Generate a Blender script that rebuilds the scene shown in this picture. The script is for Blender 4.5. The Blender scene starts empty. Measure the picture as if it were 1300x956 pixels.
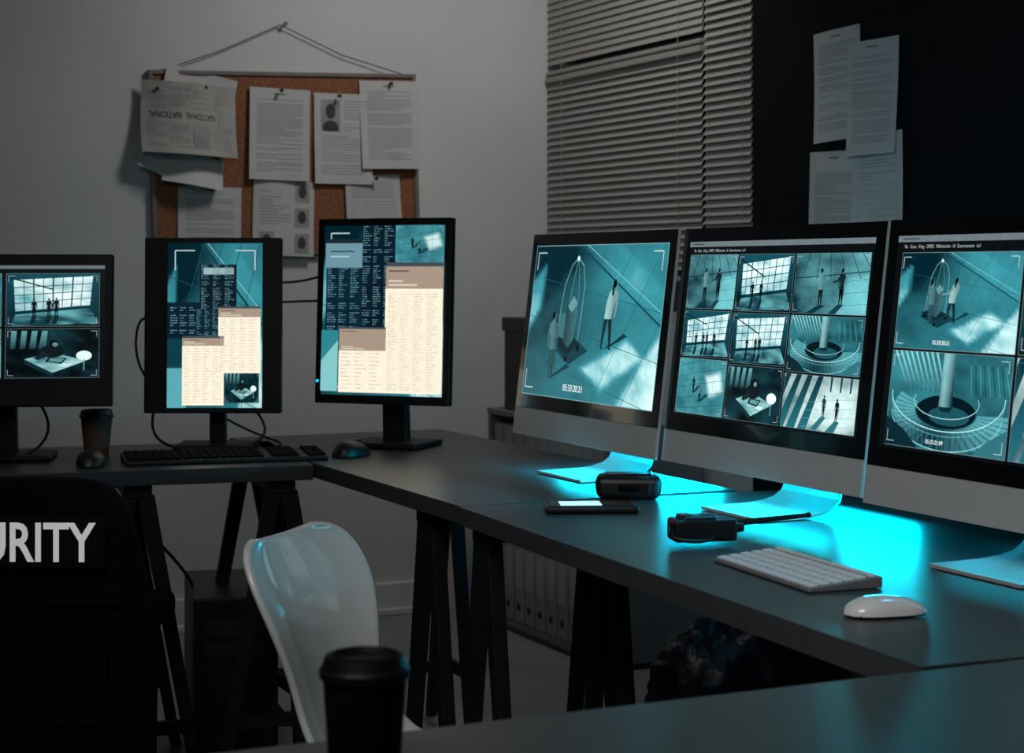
import bpy, bmesh, math, random
from mathutils import Vector, Matrix, noise
random.seed(7)
sc = bpy.context.scene
COL = sc.collection
pi = math.pi

def lin(c):
    c = c/255.0
    return c/12.92 if c <= 0.04045 else ((c+0.055)/1.055)**2.4
def S(r, g, b): return (lin(r), lin(g), lin(b))
def mix(a, b, t):
    t = max(0, min(1, t))
    return tuple(a[i]*(1-t)+b[i]*t for i in range(3))

# ---------------------------------------------------------------- materials
def mat(name, col, rough=0.5, metal=0.0, var=0.12, nscale=12.0, bump=0.0, bscale=80.0, emis=None, es=0.0, coat=0.0, spec=0.5, trans=0.0):
    m = bpy.data.materials.new(name); m.use_nodes = True
    nt = m.node_tree; b = nt.nodes['Principled BSDF']
    tc = nt.nodes.new('ShaderNodeTexCoord')
    nz = nt.nodes.new('ShaderNodeTexNoise'); nz.inputs['Scale'].default_value = nscale; nz.inputs['Detail'].default_value = 4
    nt.links.new(tc.outputs['Object'], nz.inputs['Vector'])
    rp = nt.nodes.new('ShaderNodeValToRGB')
    rp.color_ramp.elements[0].position = 0.3; rp.color_ramp.elements[1].position = 0.7
    rp.color_ramp.elements[0].color = (*[c*(1-var) for c in col], 1)
    rp.color_ramp.elements[1].color = (*[min(1, c*(1+var)) for c in col], 1)
    nt.links.new(nz.outputs['Fac'], rp.inputs['Fac'])
    nt.links.new(rp.outputs['Color'], b.inputs['Base Color'])
    b.inputs['Roughness'].default_value = rough
    b.inputs['Metallic'].default_value = metal
    b.inputs['Specular IOR Level'].default_value = spec
    b.inputs['Coat Weight'].default_value = coat
    if trans:
        b.inputs['Subsurface Weight'].default_value = trans
    if emis:
        b.inputs['Emission Color'].default_value = (*emis, 1); b.inputs['Emission Strength'].default_value = es
    if bump > 0:
        n2 = nt.nodes.new('ShaderNodeTexNoise'); n2.inputs['Scale'].default_value = bscale; n2.inputs['Detail'].default_value = 5
        nt.links.new(tc.outputs['Object'], n2.inputs['Vector'])
        bp = nt.nodes.new('ShaderNodeBump'); bp.inputs['Strength'].default_value = bump; bp.inputs['Distance'].default_value = 0.01
        nt.links.new(n2.outputs['Fac'], bp.inputs['Height']); nt.links.new(bp.outputs['Normal'], b.inputs['Normal'])
    return m

def screen_mat(strength, lo=.84, hi=1.10):
    m = bpy.data.materials.new('lit_display_pixels'); m.use_nodes = True
    nt = m.node_tree; b = nt.nodes['Principled BSDF']
    at = nt.nodes.new('ShaderNodeAttribute'); at.attribute_name = 'Col'
    tc = nt.nodes.new('ShaderNodeTexCoord')
    nz = nt.nodes.new('ShaderNodeTexNoise'); nz.inputs['Scale'].default_value = 55; nz.inputs['Detail'].default_value = 8; nz.inputs['Roughness'].default_value = 0.75
    nt.links.new(tc.outputs['Object'], nz.inputs['Vector'])
    mr = nt.nodes.new('ShaderNodeMapRange'); mr.inputs['From Min'].default_value = 0.3; mr.inputs['From Max'].default_value = 0.7
    mr.inputs['To Min'].default_value = lo; mr.inputs['To Max'].default_value = hi
    nt.links.new(nz.outputs['Fac'], mr.inputs['Value'])
    vm = nt.nodes.new('ShaderNodeVectorMath'); vm.operation = 'SCALE'
    nt.links.new(at.outputs['Color'], vm.inputs[0]); nt.links.new(mr.outputs['Result'], vm.inputs['Scale'])
    nt.links.new(vm.outputs['Vector'], b.inputs['Emission Color'])
    b.inputs['Emission Strength'].default_value = strength
    b.inputs['Base Color'].default_value = (0.002, 0.002, 0.003, 1)
    b.inputs['Roughness'].default_value = 0.3
    b.inputs['Specular IOR Level'].default_value = 0.12
    return m

M = {}
M['wall'] = mat('painted_plaster_wall', (0.62, 0.62, 0.62), 0.85, var=0.06, nscale=2.0, bump=0.08, bscale=40)
M['navy'] = mat('navy_painted_wall', (0.004, 0.0055, 0.009), 0.8, var=0.2, nscale=3, bump=0.08, bscale=40, spec=.15)
M['floor'] = mat('grey_vinyl_floor', (0.24, 0.245, 0.25), 0.45, var=0.12, nscale=4, bump=0.03)
M['trim'] = mat('white_trim_paint', (0.7, 0.7, 0.7), 0.5, var=0.05)
M['desk'] = mat('charcoal_desk_laminate', (0.038, 0.040, 0.043), 0.37, var=0.12, nscale=30, bump=0.02, bscale=300)
M['leg'] = mat('black_painted_wood', (0.008, 0.008, 0.009), 0.55, var=0.2, spec=.25)
M['black'] = mat('matte_black_plastic', (0.006, 0.006, 0.007), 0.45, var=0.2, bump=0.05, bscale=400)
M['bezel'] = mat('dark_monitor_plastic', (0.004, 0.004, 0.005), 0.5, var=0.2, spec=.25)
M['blackg'] = mat('gloss_black_glass', (0.003, 0.003, 0.004), 0.12, var=0.1, coat=0.3)
M['alu'] = mat('brushed_aluminium', (0.46, 0.475, 0.48), 0.5, metal=0.12, var=0.02, nscale=60)
M['alud'] = mat('dark_aluminium_keyboard_deck', (0.20, 0.205, 0.21), 0.5, metal=0.3, var=0.03, nscale=60)
M['alub'] = mat('satin_aluminium_stand', (0.55, 0.57, 0.58), 0.35, metal=0.4, var=0.03, nscale=60)
M['white'] = mat('white_gloss_plastic', (0.80, 0.81, 0.81), 0.16, var=0.03, coat=0.5)
M['shell'] = mat('white_moulded_shell_plastic', (0.62, 0.63, 0.63), 0.2, var=0.03, coat=0.5)
M['key'] = mat('white_key_plastic', (0.72, 0.72, 0.72), 0.45, var=0.03)
M['paper'] = mat('white_paper', (0.56, 0.56, 0.55), 0.9, var=0.05, nscale=8)
M['news'] = mat('newsprint_paper', (0.42, 0.40, 0.37), 0.9, var=0.1, nscale=14)
M['ink'] = mat('grey_print_ink', (0.33, 0.33, 0.33), 0.9, var=0.2)
M['inkd'] = mat('dark_print_ink', (0.06, 0.06, 0.06), 0.9, var=0.3)
M['cork'] = mat('cork_surface', (0.27, 0.105, 0.05), 0.95, var=0.35, nscale=120, bump=0.4, bscale=200)
M['wood'] = mat('pale_wood_frame', (0.19, 0.155, 0.13), 0.6, var=0.15, nscale=20)
M['string'] = mat('dark_string', (0.05, 0.045, 0.04), 0.9)
M['slat'] = mat('cream_blind_slats', (0.40, 0.385, 0.355), 0.6, var=0.03)
M['glass'] = mat('night_window_glass', (0.03, 0.032, 0.035), 0.4)
M['cup'] = mat('brown_card_cup', (0.13, 0.055, 0.035), 0.7, var=0.1)
M['fabric'] = mat('black_nylon_fabric', (0.0035, 0.0035, 0.004), 0.9, var=0.3, nscale=40, bump=0.4, bscale=30, spec=.1)
M['patch'] = mat('black_patch_fabric', (0.007, 0.007, 0.008), 0.9, var=0.2, nscale=60, bump=0.3, bscale=500, spec=.15)
M['letter'] = mat('white_glow_lettering', (0.8, 0.8, 0.8), 0.6, var=0.03, emis=(0.8, 0.82, 0.85), es=0.35)  # faint emission brightens the letters; brightness is put into the material
M['bag'] = mat('blue_grey_plastic_bag', (0.03, 0.037, 0.05), 0.45, var=0.4, nscale=10)
M['binder'] = mat('pale_grey_binder', (0.42, 0.42, 0.42), 0.6, var=0.05)
M['shelf'] = mat('grey_white_shelf', (0.26, 0.26, 0.27), 0.6, var=0.05)
M['led'] = mat('blue_indicator', (0.0, 0.1, 0.5), 0.4, emis=(0.0, 0.35, 1.0), es=4)
M['phone'] = mat('lit_phone_screen', (0.1, 0.2, 0.2), 0.3, emis=(0.5, 0.85, 0.9), es=1.1, var=0.1)
M['steel'] = mat('nail_steel', (0.1, 0.1, 0.1), 0.4, metal=0.8)
SCR = screen_mat(1.6)
SCRD = screen_mat(1.3, .96, 1.04)

# ---------------------------------------------------------------- builders
def thing(name, label, category, loc=(0, 0, 0), rz=0.0, rot=None, group=None):
    e = bpy.data.objects.new(name, None); e.empty_display_size = 0.05
    e.location = loc; e.rotation_euler = rot if rot else (0, 0, rz)
    e['label'] = label; e['category'] = category
    if group: e['group'] = group
    COL.objects.link(e); return e

class B:
    def __init__(s): s.bm = bmesh.new()
    def _add(s, vs, fs):
        v = [s.bm.verts.new(p) for p in vs]
        for f in fs:
            try: s.bm.faces.new([v[i] for i in f])
            except ValueError: pass
        return s
    def box(s, c, sz, R=None):
        hx, hy, hz = sz[0]/2, sz[1]/2, sz[2]/2
        ps = [Vector((x*hx, y*hy, z*hz)) for x in (-1, 1) for y in (-1, 1) for z in (-1, 1)]
        if R: ps = [R @ p for p in ps]
        ps = [p+Vector(c) for p in ps]
        return s._add(ps, [(0, 1, 3, 2), (4, 6, 7, 5), (0, 4, 5, 1), (2, 3, 7, 6), (0, 2, 6, 4), (1, 5, 7, 3)])
    def beam(s, p0, p1, a0, b0, a1=None, b1=None):
        a1 = a1 or a0; b1 = b1 or b0
        vs = []
        for p, a, b in ((p0, a0, b0), (p1, a1, b1)):
            for x, y in ((-1, -1), (1, -1), (1, 1), (-1, 1)):
                vs.append(Vector(p)+Vector((x*a/2, y*b/2, 0)))
        return s._add(vs, [(3, 2, 1, 0), (4, 5, 6, 7), (0, 1, 5, 4), (1, 2, 6, 5), (2, 3, 7, 6), (3, 0, 4, 7)])
    def cyl(s, p0, p1, r0, r1=None, n=24, caps=True):
        r1 = r0 if r1 is None else r1
        p0 = Vector(p0); p1 = Vector(p1); d = (p1-p0).normalized()
        q = d.to_track_quat('Z', 'Y'); vs = []
        for p, r in ((p0, r0), (p1, r1)):
            for i in range(n):
                a = 2*pi*i/n; vs.append(p+q @ Vector((math.cos(a)*r, math.sin(a)*r, 0)))
        fs = [(i, (i+1) % n, n+(i+1) % n, n+i) for i in range(n)]
        if caps: fs += [tuple(reversed(range(n))), tuple(range(n, 2*n))]
        return s._add(vs, fs)
    def lathe(s, prof, n=32, c=(0, 0, 0)):
        vs = []
        for r, z in prof:
            for i in range(n):
                a = 2*pi*i/n; vs.append((c[0]+r*math.cos(a), c[1]+r*math.sin(a), c[2]+z))
        fs = []
        for k in range(len(prof)-1):
            for i in range(n):
                fs.append((k*n+i, k*n+(i+1) % n, (k+1)*n+(i+1) % n, (k+1)*n+i))
        fs += [tuple(reversed(range(n))), tuple(range((len(prof)-1)*n, len(prof)*n))]
        return s._add(vs, fs)
    def obj(s, name, m, parent=None, loc=(0, 0, 0), rot=(0, 0, 0), bevel=0.0, smooth=False, seg=2):
        me = bpy.data.meshes.new(name)
        bmesh.ops.recalc_face_normals(s.bm, faces=s.bm.faces[:])
        s.bm.to_mesh(me); s.bm.free()
        for mm in (m if isinstance(m, (list, tuple)) else [m]): me.materials.append(mm)
        o = bpy.data.objects.new(name, me); COL.objects.link(o)
        o.location = loc; o.rotation_euler = rot
        if parent: o.parent = parent
        if smooth:
            for p in me.polygons: p.use_smooth = True
        if bevel > 0:
            b = o.modifiers.new('bevel', 'BEVEL'); b.width = bevel; b.segments = seg; b.limit_method = 'ANGLE'
            for p in me.polygons: p.use_smooth = True
            w = o.modifiers.new('wn', 'WEIGHTED_NORMAL'); w.keep_sharp = True
        return o

def topmark(o, label, category, group=None):
    o['label'] = label; o['category'] = category
    if group: o['group'] = group
    return o
def structure(o):
    o['kind'] = 'structure'; return o

def tube(name, pts, r, m, parent=None, poly=False):
    cu = bpy.data.curves.new(name, 'CURVE'); cu.dimensions = '3D'; cu.bevel_depth = r; cu.bevel_resolution = 2; cu.use_fill_caps = True
    sp = cu.splines.new('POLY' if poly else 'NURBS'); sp.points.add(len(pts)-1)
    for i, p in enumerate(pts): sp.points[i].co = (*p, 1)
    if not poly: sp.use_endpoint_u = True; sp.order_u = min(4, len(pts)); sp.resolution_u = 8
    tmp = bpy.data.objects.new('tmp', cu); COL.objects.link(tmp)
    dg = bpy.context.evaluated_depsgraph_get(); dg.update()
    me = bpy.data.meshes.new_from_object(tmp.evaluated_get(dg))
    bpy.data.objects.remove(tmp)
    me.materials.clear(); me.materials.append(m)
    for p in me.polygons: p.use_smooth = True
    o = bpy.data.objects.new(name, me); COL.objects.link(o)
    if parent: o.parent = parent
    return o

def text_mesh(s, size, extrude=0.0, offset=0.0):
    cu = bpy.data.curves.new('t', 'FONT'); cu.body = s; cu.size = size; cu.extrude = extrude; cu.offset = offset
    cu.resolution_u = 3
    tmp = bpy.data.objects.new('tmp', cu); COL.objects.link(tmp)
    dg = bpy.context.evaluated_depsgraph_get(); dg.update()
    me = bpy.data.meshes.new_from_object(tmp.evaluated_get(dg))
    bpy.data.objects.remove(tmp); return me

# ---------------------------------------------------------------- screen canvas
class Canvas:
    STEP = 0.00005
    def __init__(s, W, H):
        s.W, s.H = W, H; s.v = []; s.f = []; s.c = []; s.z = 0; s.fr = (0, 0, 1, 1); s.stack = []
    @property
    def asp(s): return (s.fr[3]*s.H)/(s.fr[2]*s.W)
    def push(s, x0, y0, x1, y1):
        s.stack.append((s.fr, s.z)); ox, oy, sx, sy = s.fr
        s.fr = (ox+x0*sx, oy+y0*sy, (x1-x0)*sx, (y1-y0)*sy)
    def pop(s): s.fr, s.z = s.stack.pop()
    def _clip(s, pts):
        for ax, lim, sg in ((0, 0, 1), (0, 1, -1), (1, 0, 1), (1, 1, -1)):
            out = []
            for i in range(len(pts)):
                a, b = pts[i-1], pts[i]
                ia = (a[ax]-lim)*sg >= 0; ib = (b[ax]-lim)*sg >= 0
                if ia != ib:
                    t = (lim-a[ax])/(b[ax]-a[ax]); out.append((a[0]+(b[0]-a[0])*t, a[1]+(b[1]-a[1])*t))
                if ib: out.append(b)
            pts = out
            if len(pts) < 3: return []
        return pts
    def poly(s, pts, col, up=True):
        pts = s._clip(list(pts))
        if len(pts) < 3: return
        ox, oy, sx, sy = s.fr; n = len(s.v)
        for u, v in pts:
            U, V = ox+u*sx, oy+v*sy
            s.v.append(((U-0.5)*s.W, -s.z*s.STEP, (0.5-V)*s.H))
            s.c.append(col(u, v) if callable(col) else col)
        s.f.append(tuple(range(n, n+len(pts))))
        if up: s.z += 1
    def rect(s, x0, y0, x1, y1, col, up=True): s.poly([(x0, y0), (x0, y1), (x1, y1), (x1, y0)], col, up)
    def grad(s, f, n=12):
        for i in range(n):
            for j in range(n): s.rect(i/n, j/n, (i+1)/n, (j+1)/n, f, False)
        s.z += 1
    def quadgrad(s, pts, f, n=6):
        a, b_, c_, d = pts
        def P(u, v):
            return ((a[0]*(1-u)+b_[0]*u)*(1-v)+(d[0]*(1-u)+c_[0]*u)*v, (a[1]*(1-u)+b_[1]*u)*(1-v)+(d[1]*(1-u)+c_[1]*u)*v)
        for i in range(n):
            for j in range(n):
                s.poly([P(i/n, j/n), P((i+1)/n, j/n), P((i+1)/n, (j+1)/n), P(i/n, (j+1)/n)], f, False)
        s.z += 1
    def ell(s, x, y, rx, ry, col, n=16, up=True):
        s.poly([(x+rx*math.cos(2*pi*i/n), y-ry*math.sin(2*pi*i/n)) for i in range(n)], col, up)
    def line(s, p, q, w, col, up=False):
        a = s.asp; dx, dy = (q[0]-p[0])/a, q[1]-p[1]; L = math.hypot(dx, dy) or 1e-6
        nx, ny = -dy/L*w/2*a, dx/L*w/2
        s.poly([(p[0]+nx, p[1]+ny), (p[0]-nx, p[1]-ny), (q[0]-nx, q[1]-ny), (q[0]+nx, q[1]+ny)], col, up)
    def path(s, pts, w, col):
        for a, b in zip(pts[:-1], pts[1:]): s.line(a, b, w, col)
        s.z += 1
    def brackets(s, m=0.045, L=0.12, w=0.006, col=None):
        col = col or S(180, 196, 196); a = s.asp
        for cx, sx in ((m*a, 1), (1-m*a, -1)):
            for cy, sy in ((m, 1), (1-m, -1)):
                s.line((cx, cy), (cx+sx*L*a, cy), w, col); s.line((cx, cy), (cx, cy+sy*L), w, col)
        s.z += 1
    def text(s, st, x, y, h, col, off=0.0):
        me = text_mesh(st, 1.0, 0, off); a = s.asp; ox, oy, sx, sy = s.fr
        for p in me.polygons:
            n = len(s.v)
            for i in p.vertices:
                co = me.vertices[i].co; u = x+co.x*h*a; v = y-co.y*h
                s.v.append(((ox+u*sx-0.5)*s.W, -s.z*s.STEP, (0.5-(oy+v*sy))*s.H)); s.c.append(col)
            s.f.append(tuple(range(n, len(s.v))))
        s.z += 1
    def obj(s, name, m, parent, loc, rot):
        me = bpy.data.meshes.new(name); me.from_pydata(s.v, [], s.f); me.materials.append(m)
        at = me.color_attributes.new('Col', 'FLOAT_COLOR', 'POINT')
        for i, c in enumerate(s.c): at.data[i].color = (*c, 1)
        o = bpy.data.objects.new(name, me); COL.objects.link(o); o.parent = parent; o.location = loc; o.rotation_euler = rot
        return o

K = S(2, 8, 11)
def person(c, x, y, h, top=S(150, 195, 198), leg=K, hair=K, lean=0.0, reach=0, stride=.06, skirt=False, tail=False):
    """small figure inside the camera picture; x,y = feet"""
    k = h*c.asp; q = lean*k
    X = lambda a, b=0: x+a*k+q*b
    Y = lambda t: y-t*h
    sh = mix(top, K, .5)
    for sg in (-1, 1):
        f = sg*stride
        c.poly([(X(f-.03), Y(0)), (X(f*.8-.045), Y(.25)), (X(sg*.045-.06), Y(.5)), (X(sg*.045+.06), Y(.5)), (X(f*.8+.04), Y(.25)), (X(f+.02), Y(.02)), (X(f+.06), Y(-.005))], mix(leg, K, .35 if sg > 0 else 0))
    if skirt: c.poly([(X(-.12), Y(.2)), (X(-.085), Y(.52)), (X(.085), Y(.52)), (X(.13), Y(.2))], leg)
    c.poly([(X(-.1), Y(.43)), (X(-.085, .3), Y(.58)), (X(-.13, .8), Y(.78)), (X(-.1, .9), Y(.835)), (X(-.03, 1), Y(.86)), (X(.03, 1), Y(.86)), (X(.1, .9), Y(.835)), (X(.13, .8), Y(.78)), (X(.085, .3), Y(.58)), (X(.1), Y(.43))],
           lambda u, v: mix(top, sh, (u-x)/(.22*k)+.4))
    c.poly([(X(-.13, .9), Y(.82)), (X(-.165, .6), Y(.64)), (X(-.15, .3), Y(.44)), (X(-.115, .3), Y(.45)), (X(-.12, .6), Y(.63)), (X(-.08, .9), Y(.78))], mix(top, K, .15))
    if reach:
        r = reach
        c.line((X(.1*r, .9), Y(.79)), (X(.22*r, .7), Y(.64)), .055*h, sh, True); c.line((X(.22*r, .7), Y(.65)), (X(.42*r, .5), Y(.62)), .04*h, sh, True)
    else:
        c.poly([(X(.13, .9), Y(.82)), (X(.17, .6), Y(.64)), (X(.16, .3), Y(.44)), (X(.12, .3), Y(.45)), (X(.12, .6), Y(.63)), (X(.08, .9), Y(.78))], sh)
    c.poly([(X(-.025, 1), Y(.84)), (X(-.025, 1), Y(.9)), (X(.03, 1), Y(.9)), (X(.03, 1), Y(.84))], S(70, 110, 112))
    c.ell(X(.01, 1.05), Y(.925), .05*k, .065*h, S(84, 128, 130), 12)
    c.ell(X(-.01, 1.05), Y(.94), .056*k, .062*h, hair, 12)
    if tail: c.poly([(X(-.06, 1), Y(.96)), (X(-.07, 1), Y(.78)), (X(-.02, 1), Y(.76)), (X(.0, 1), Y(.95))], hair)

def nz(u, v, s, k=0):
    p = Vector((u*s+k*7.3, v*s, k*3.1)); return noise.noise(p)+.5*noise.noise(p*2.3)+.3*noise.noise(p*5.1)
def soft(u, v, pts, w=.05):
    """soft-edged convex patch of daylight on the filmed floor"""
    m = 1e9; n = len(pts); area = sum(pts[i-1][0]*pts[i][1]-pts[i][0]*pts[i-1][1] for i in range(n)); sg = 1 if area > 0 else -1
    for i in range(n):
        a, b = pts[i-1], pts[i]; L = math.hypot(b[0]-a[0], b[1]-a[1])
        m = min(m, sg*((b[0]-a[0])*(v-a[1])-(b[1]-a[1])*(u-a[0]))/L)
    t = max(0, min(1, m/w+.5)); return t*t*(3-2*t)

def sc_lobby(c, k=0, ppl=((.3, .9, .5), (.62, .65, .42)), cart=True, ts=None, big=False):
    N = 54 if big else 34
    P1 = [(.46, .80), (.78, .60), (.9, .70), (.62, .93)]; P2 = [(.74, 1.02), (.9, .72), (1.05, .5), (1.05, 1.02)]
    P3 = [(-.02, .26), (.10, .12), (.08, .42), (-.02, .6)]; P4 = [(.36, -.02), (.66, -.02), (1.02, .3), (1.02, .5)]
    def f(u, v):
        t = .04+.40*u+.20*v+.18*nz(u, v, 2.5, k)+.22*math.exp(-((u-.7)**2+(v-.2)**2)*9)
        t -= .3*math.exp(-((u-.1)**2+(v-.05)**2)*8)
        t += .14*soft(u, v, P4, .03)
        t += .85*soft(u, v, P1, .07)*(.75+.4*nz(u, v, 7, k)) + .8*soft(u, v, P2, .06)*(.8+.4*nz(u, v, 7, k)) + .8*soft(u, v, P3, .04)
        return mix(mix(S(0, 28, 38), S(56, 144, 156), t), S(196, 228, 224), (t-.8)*1.4)
    c.grad(f, N)
    for i in range(5):
        c.line((-.1+i*.22, 1), (.38+i*.2, 0), .004, S(16, 72, 84))
    for i in range(4):
        c.line((0, .2+i*.27), (1, .42+i*.3), .004, S(16, 74, 86))
    c.line((.36, 0), (1, .5), .012, S(8, 52, 64)); c.line((.42, 0), (1, .42), .005, S(110, 172, 178))
    c.z += 1
    if cart:
        g = S(112, 160, 160)
        c.poly([(.2, .66), (.36, .78), (.5, .68), (.35, .58)], S(8, 50, 60))
        c.path([(.24, .62), (.255, .4), (.27, .26), (.31, .13), (.355, .08), (.40, .13), (.425, .26), (.42, .45), (.41, .62)], .0055, g)
        c.path([(.31, .68), (.325, .3), (.355, .08)], .005, mix(g, K, .3))
        c.path([(.36, .08), (.385, .3), (.36, .68)], .005, mix(g, K, .4))
        c.poly([(.21, .63), (.33, .72), (.43, .64), (.31, .57)], S(8, 32, 40))
        c.poly([(.25, .6), (.255, .46), (.3, .44), (.315, .62)], S(50, 94, 100))
        c.poly([(.3, .64), (.3, .4), (.345, .36), (.39, .42), (.375, .62), (.34, .67)], lambda u, v: mix(S(8, 30, 38), S(62, 108, 112), (u-.28)*7))
        c.poly([(.31, .4), (.35, .33), (.385, .38), (.345, .44)], S(84, 130, 134))
        c.ell(.24, .66, .012, .02, K); c.ell(.33, .745, .012, .02, K); c.ell(.42, .67, .012, .02, K)
        c.ell(.356, .085, .010, .018, S(170, 200, 200))
    for i, (x, y, h) in enumerate(ppl):
        kx = h*c.asp
        c.poly([(x-.06*kx, y), (x+.1*kx, y-.01), (x+.62*kx, y-.2*h), (x+.5*kx, y-.24*h), (x+.3*kx, y-.14*h)], S(8, 48, 58))
        person(c, x, y, h, top=(S(136, 176, 176) if i else S(66, 108, 114)), leg=(S(16, 38, 44) if i else S(30, 66, 72)), hair=S(3, 7, 9), lean=.12 if i else -.04, tail=bool(i), skirt=not i, stride=.12 if i else .05, reach=0 if len(ppl) < 3 and big else (1 if i == 0 else -1))
    c.brackets()
    if ts: c.text(ts, .34, .95, .060, S(225, 232, 230), -.002)

def sc_window(c, k=0, n=3, dark=.0):
    c.grad(lambda u, v: mix(S(14, 66, 78), S(2, 16, 22), v*.9+.35*nz(u, v, 4, k)), 14)
    a = (.08, .12+.05*(k % 3)); b = (.93, .05); d = (.9, .6); e = (.1, .72)
    c.quadgrad([a, b, d, e], lambda u, v: mix(S(208, 230, 228), S(70, 146, 156), .35+.9*nz(u, v, 4, k)+.5*(v-.3)), 12)
    for i in range(1, 8):
        t = (i/8)**(1+.15*(k % 3)); p = (a[0]+(b[0]-a[0])*t, a[1]+(b[1]-a[1])*t); q = (e[0]+(d[0]-e[0])*t, e[1]+(d[1]-e[1])*t)
        c.line(p, q, .014 if i % 2 else .026, S(8, 36, 44))
    for i in range(1, 4):
        t = i/4; p = (a[0]+(e[0]-a[0])*t, a[1]+(e[1]-a[1])*t); q = (b[0]+(d[0]-b[0])*t, b[1]+(d[1]-b[1])*t)
        c.line(p, q, .014, S(8, 36, 44))
    c.line((0, .06), (.5, .3+.1*(k % 2)), .025, S(6, 28, 36))
    c.z += 1
    c.quadgrad([(.1, .78), (.9, .66), (1, .95), (.05, 1)], lambda u, v: mix(S(12, 54, 64), S(90, 158, 164), .4+nz(u, v, 6, k)), 8)
    for i in range(n):
        x = .3+.12*i+.04*(i % 2); c.poly([(x-.02, .8), (x+.03, .8), (x+.0, .96), (x-.05, .96)], S(8, 32, 40))
        person(c, x, .82-.01*i, .34, top=S(8, 22, 28), leg=K)
    c.brackets(col=S(160, 180, 180))

def sc_people(c, k=0):
    P = [(.58, 1.02), (.74, .42), (1.02, .34), (1.02, 1.02)]
    c.grad(lambda u, v: mix(S(2, 34, 46), S(104, 180, 186), .15+.35*u-.1*v+.25*nz(u, v, 3, k)+.4*soft(u, v, P, .08)), 24)
    for i in range(8): c.line((.05+i*.14, 0), (-.1+i*.2, .42), .014, S(6, 30, 38))
    c.line((0, .42), (1, .3), .016, S(8, 40, 50))
    for i in range(4): c.line((0, .6+.17*i), (1, .42+.2*i), .005, S(12, 60, 70))
    c.z += 1
    c.poly([(.36, .86), (.46, .86), (.3, 1), (.18, 1)], S(8, 42, 52)); c.poly([(.62, .84), (.7, .84), (.6, 1), (.5, 1)], S(12, 50, 60))
    person(c, .38, .87, .62, top=S(84, 130, 134), leg=S(10, 26, 32), reach=1)
    person(c, .66, .85, .6, top=S(12, 34, 40), reach=-1, tail=True)
    c.brackets(col=S(160, 180, 180))

def arc(cx, cy, rx, ry, a0, a1, n=26): return [(cx+rx*math.cos(a0+(a1-a0)*i/n), cy-ry*math.sin(a0+(a1-a0)*i/n)) for i in range(n+1)]
def sc_spiral(c, k=0, ts=None):
    c.grad(lambda u, v: mix(S(2, 18, 26), S(46, 122, 132), .4+.45*nz(u, v, 3, k)+.3*math.exp(-((u-.2)**2+(v-.15)**2)*8)), 24)
    for i in range(9): c.quadgrad([(.02+.045*i, 0), (.035+.045*i, 0), (.17+.04*i, .4), (.155+.04*i, .4)], lambda u, v: mix(S(130, 190, 194), S(14, 64, 74), v*2.4), 3)
    for i in range(26):
        a0 = pi*.86+i*pi*.044; a1 = a0+pi*.036; g = 1+.012*i
        p = [(.5+.43*g*math.cos(a0), .58-.36*g*math.sin(a0)), (.5+.43*g*math.cos(a1), .58-.36*g*math.sin(a1)), (.5+.26*math.cos(a1), .6-.18*math.sin(a1)), (.5+.26*math.cos(a0), .6-.18*math.sin(a0))]
        c.poly(p, mix(S(8, 40, 50), S(74, 142, 150), .5+.5*math.sin(i*.3+1)), False)
    c.z += 1
    c.ell(.5, .6, .25, .17, S(3, 18, 24), 28)
    c.ell(.53, .64, .17, .1, S(20, 68, 78), 24)
    for i in range(34):
        a = pi*.98+i*pi*.0305
        c.line((.5+.47*math.cos(a), .44-.36*math.sin(a)), (.5+.45*math.cos(a), .60-.38*math.sin(a)), .004, S(74, 134, 142))
    c.z += 1
    c.path(arc(.5, .44, .47, .36, pi*.98, 2.02*pi), .010, S(160, 206, 206))
    c.path(arc(.5, .49, .47, .36, pi*.98, 2.02*pi), .005, S(100, 158, 162))
    c.path(arc(.5, .50, .27, .17, pi*.9, 2.1*pi), .008, S(140, 190, 192))
    c.path(arc(.5, .60, .46, .40, pi*1.02, 1.98*pi), .012, S(110, 170, 174))
    c.quadgrad([(.45, .0), (.545, .0), (.555, .56), (.44, .56)], lambda u, v: mix(S(120, 172, 176), S(8, 44, 54), abs(u-.475)*11+.55*v), 10)
    c.poly([(.44, .55), (.555, .55), (.54, .6), (.46, .6)], S(8, 34, 42))
    for i in range(9): c.line((.68+.034*i, .1), (.7+.038*i, .4), .009, S(6, 30, 38) if i % 2 else S(74, 136, 144))
    c.z += 1
    c.poly([(0, .7), (.16, .82), (.3, 1), (0, 1)], S(6, 32, 40)); c.poly([(1, .72), (.86, .84), (.74, 1), (1, 1)], S(40, 96, 106))
    c.brackets(col=S(170, 188, 188))
    if ts: c.text(ts, .36, .94, .060, S(225, 232, 230), -.002)

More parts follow.
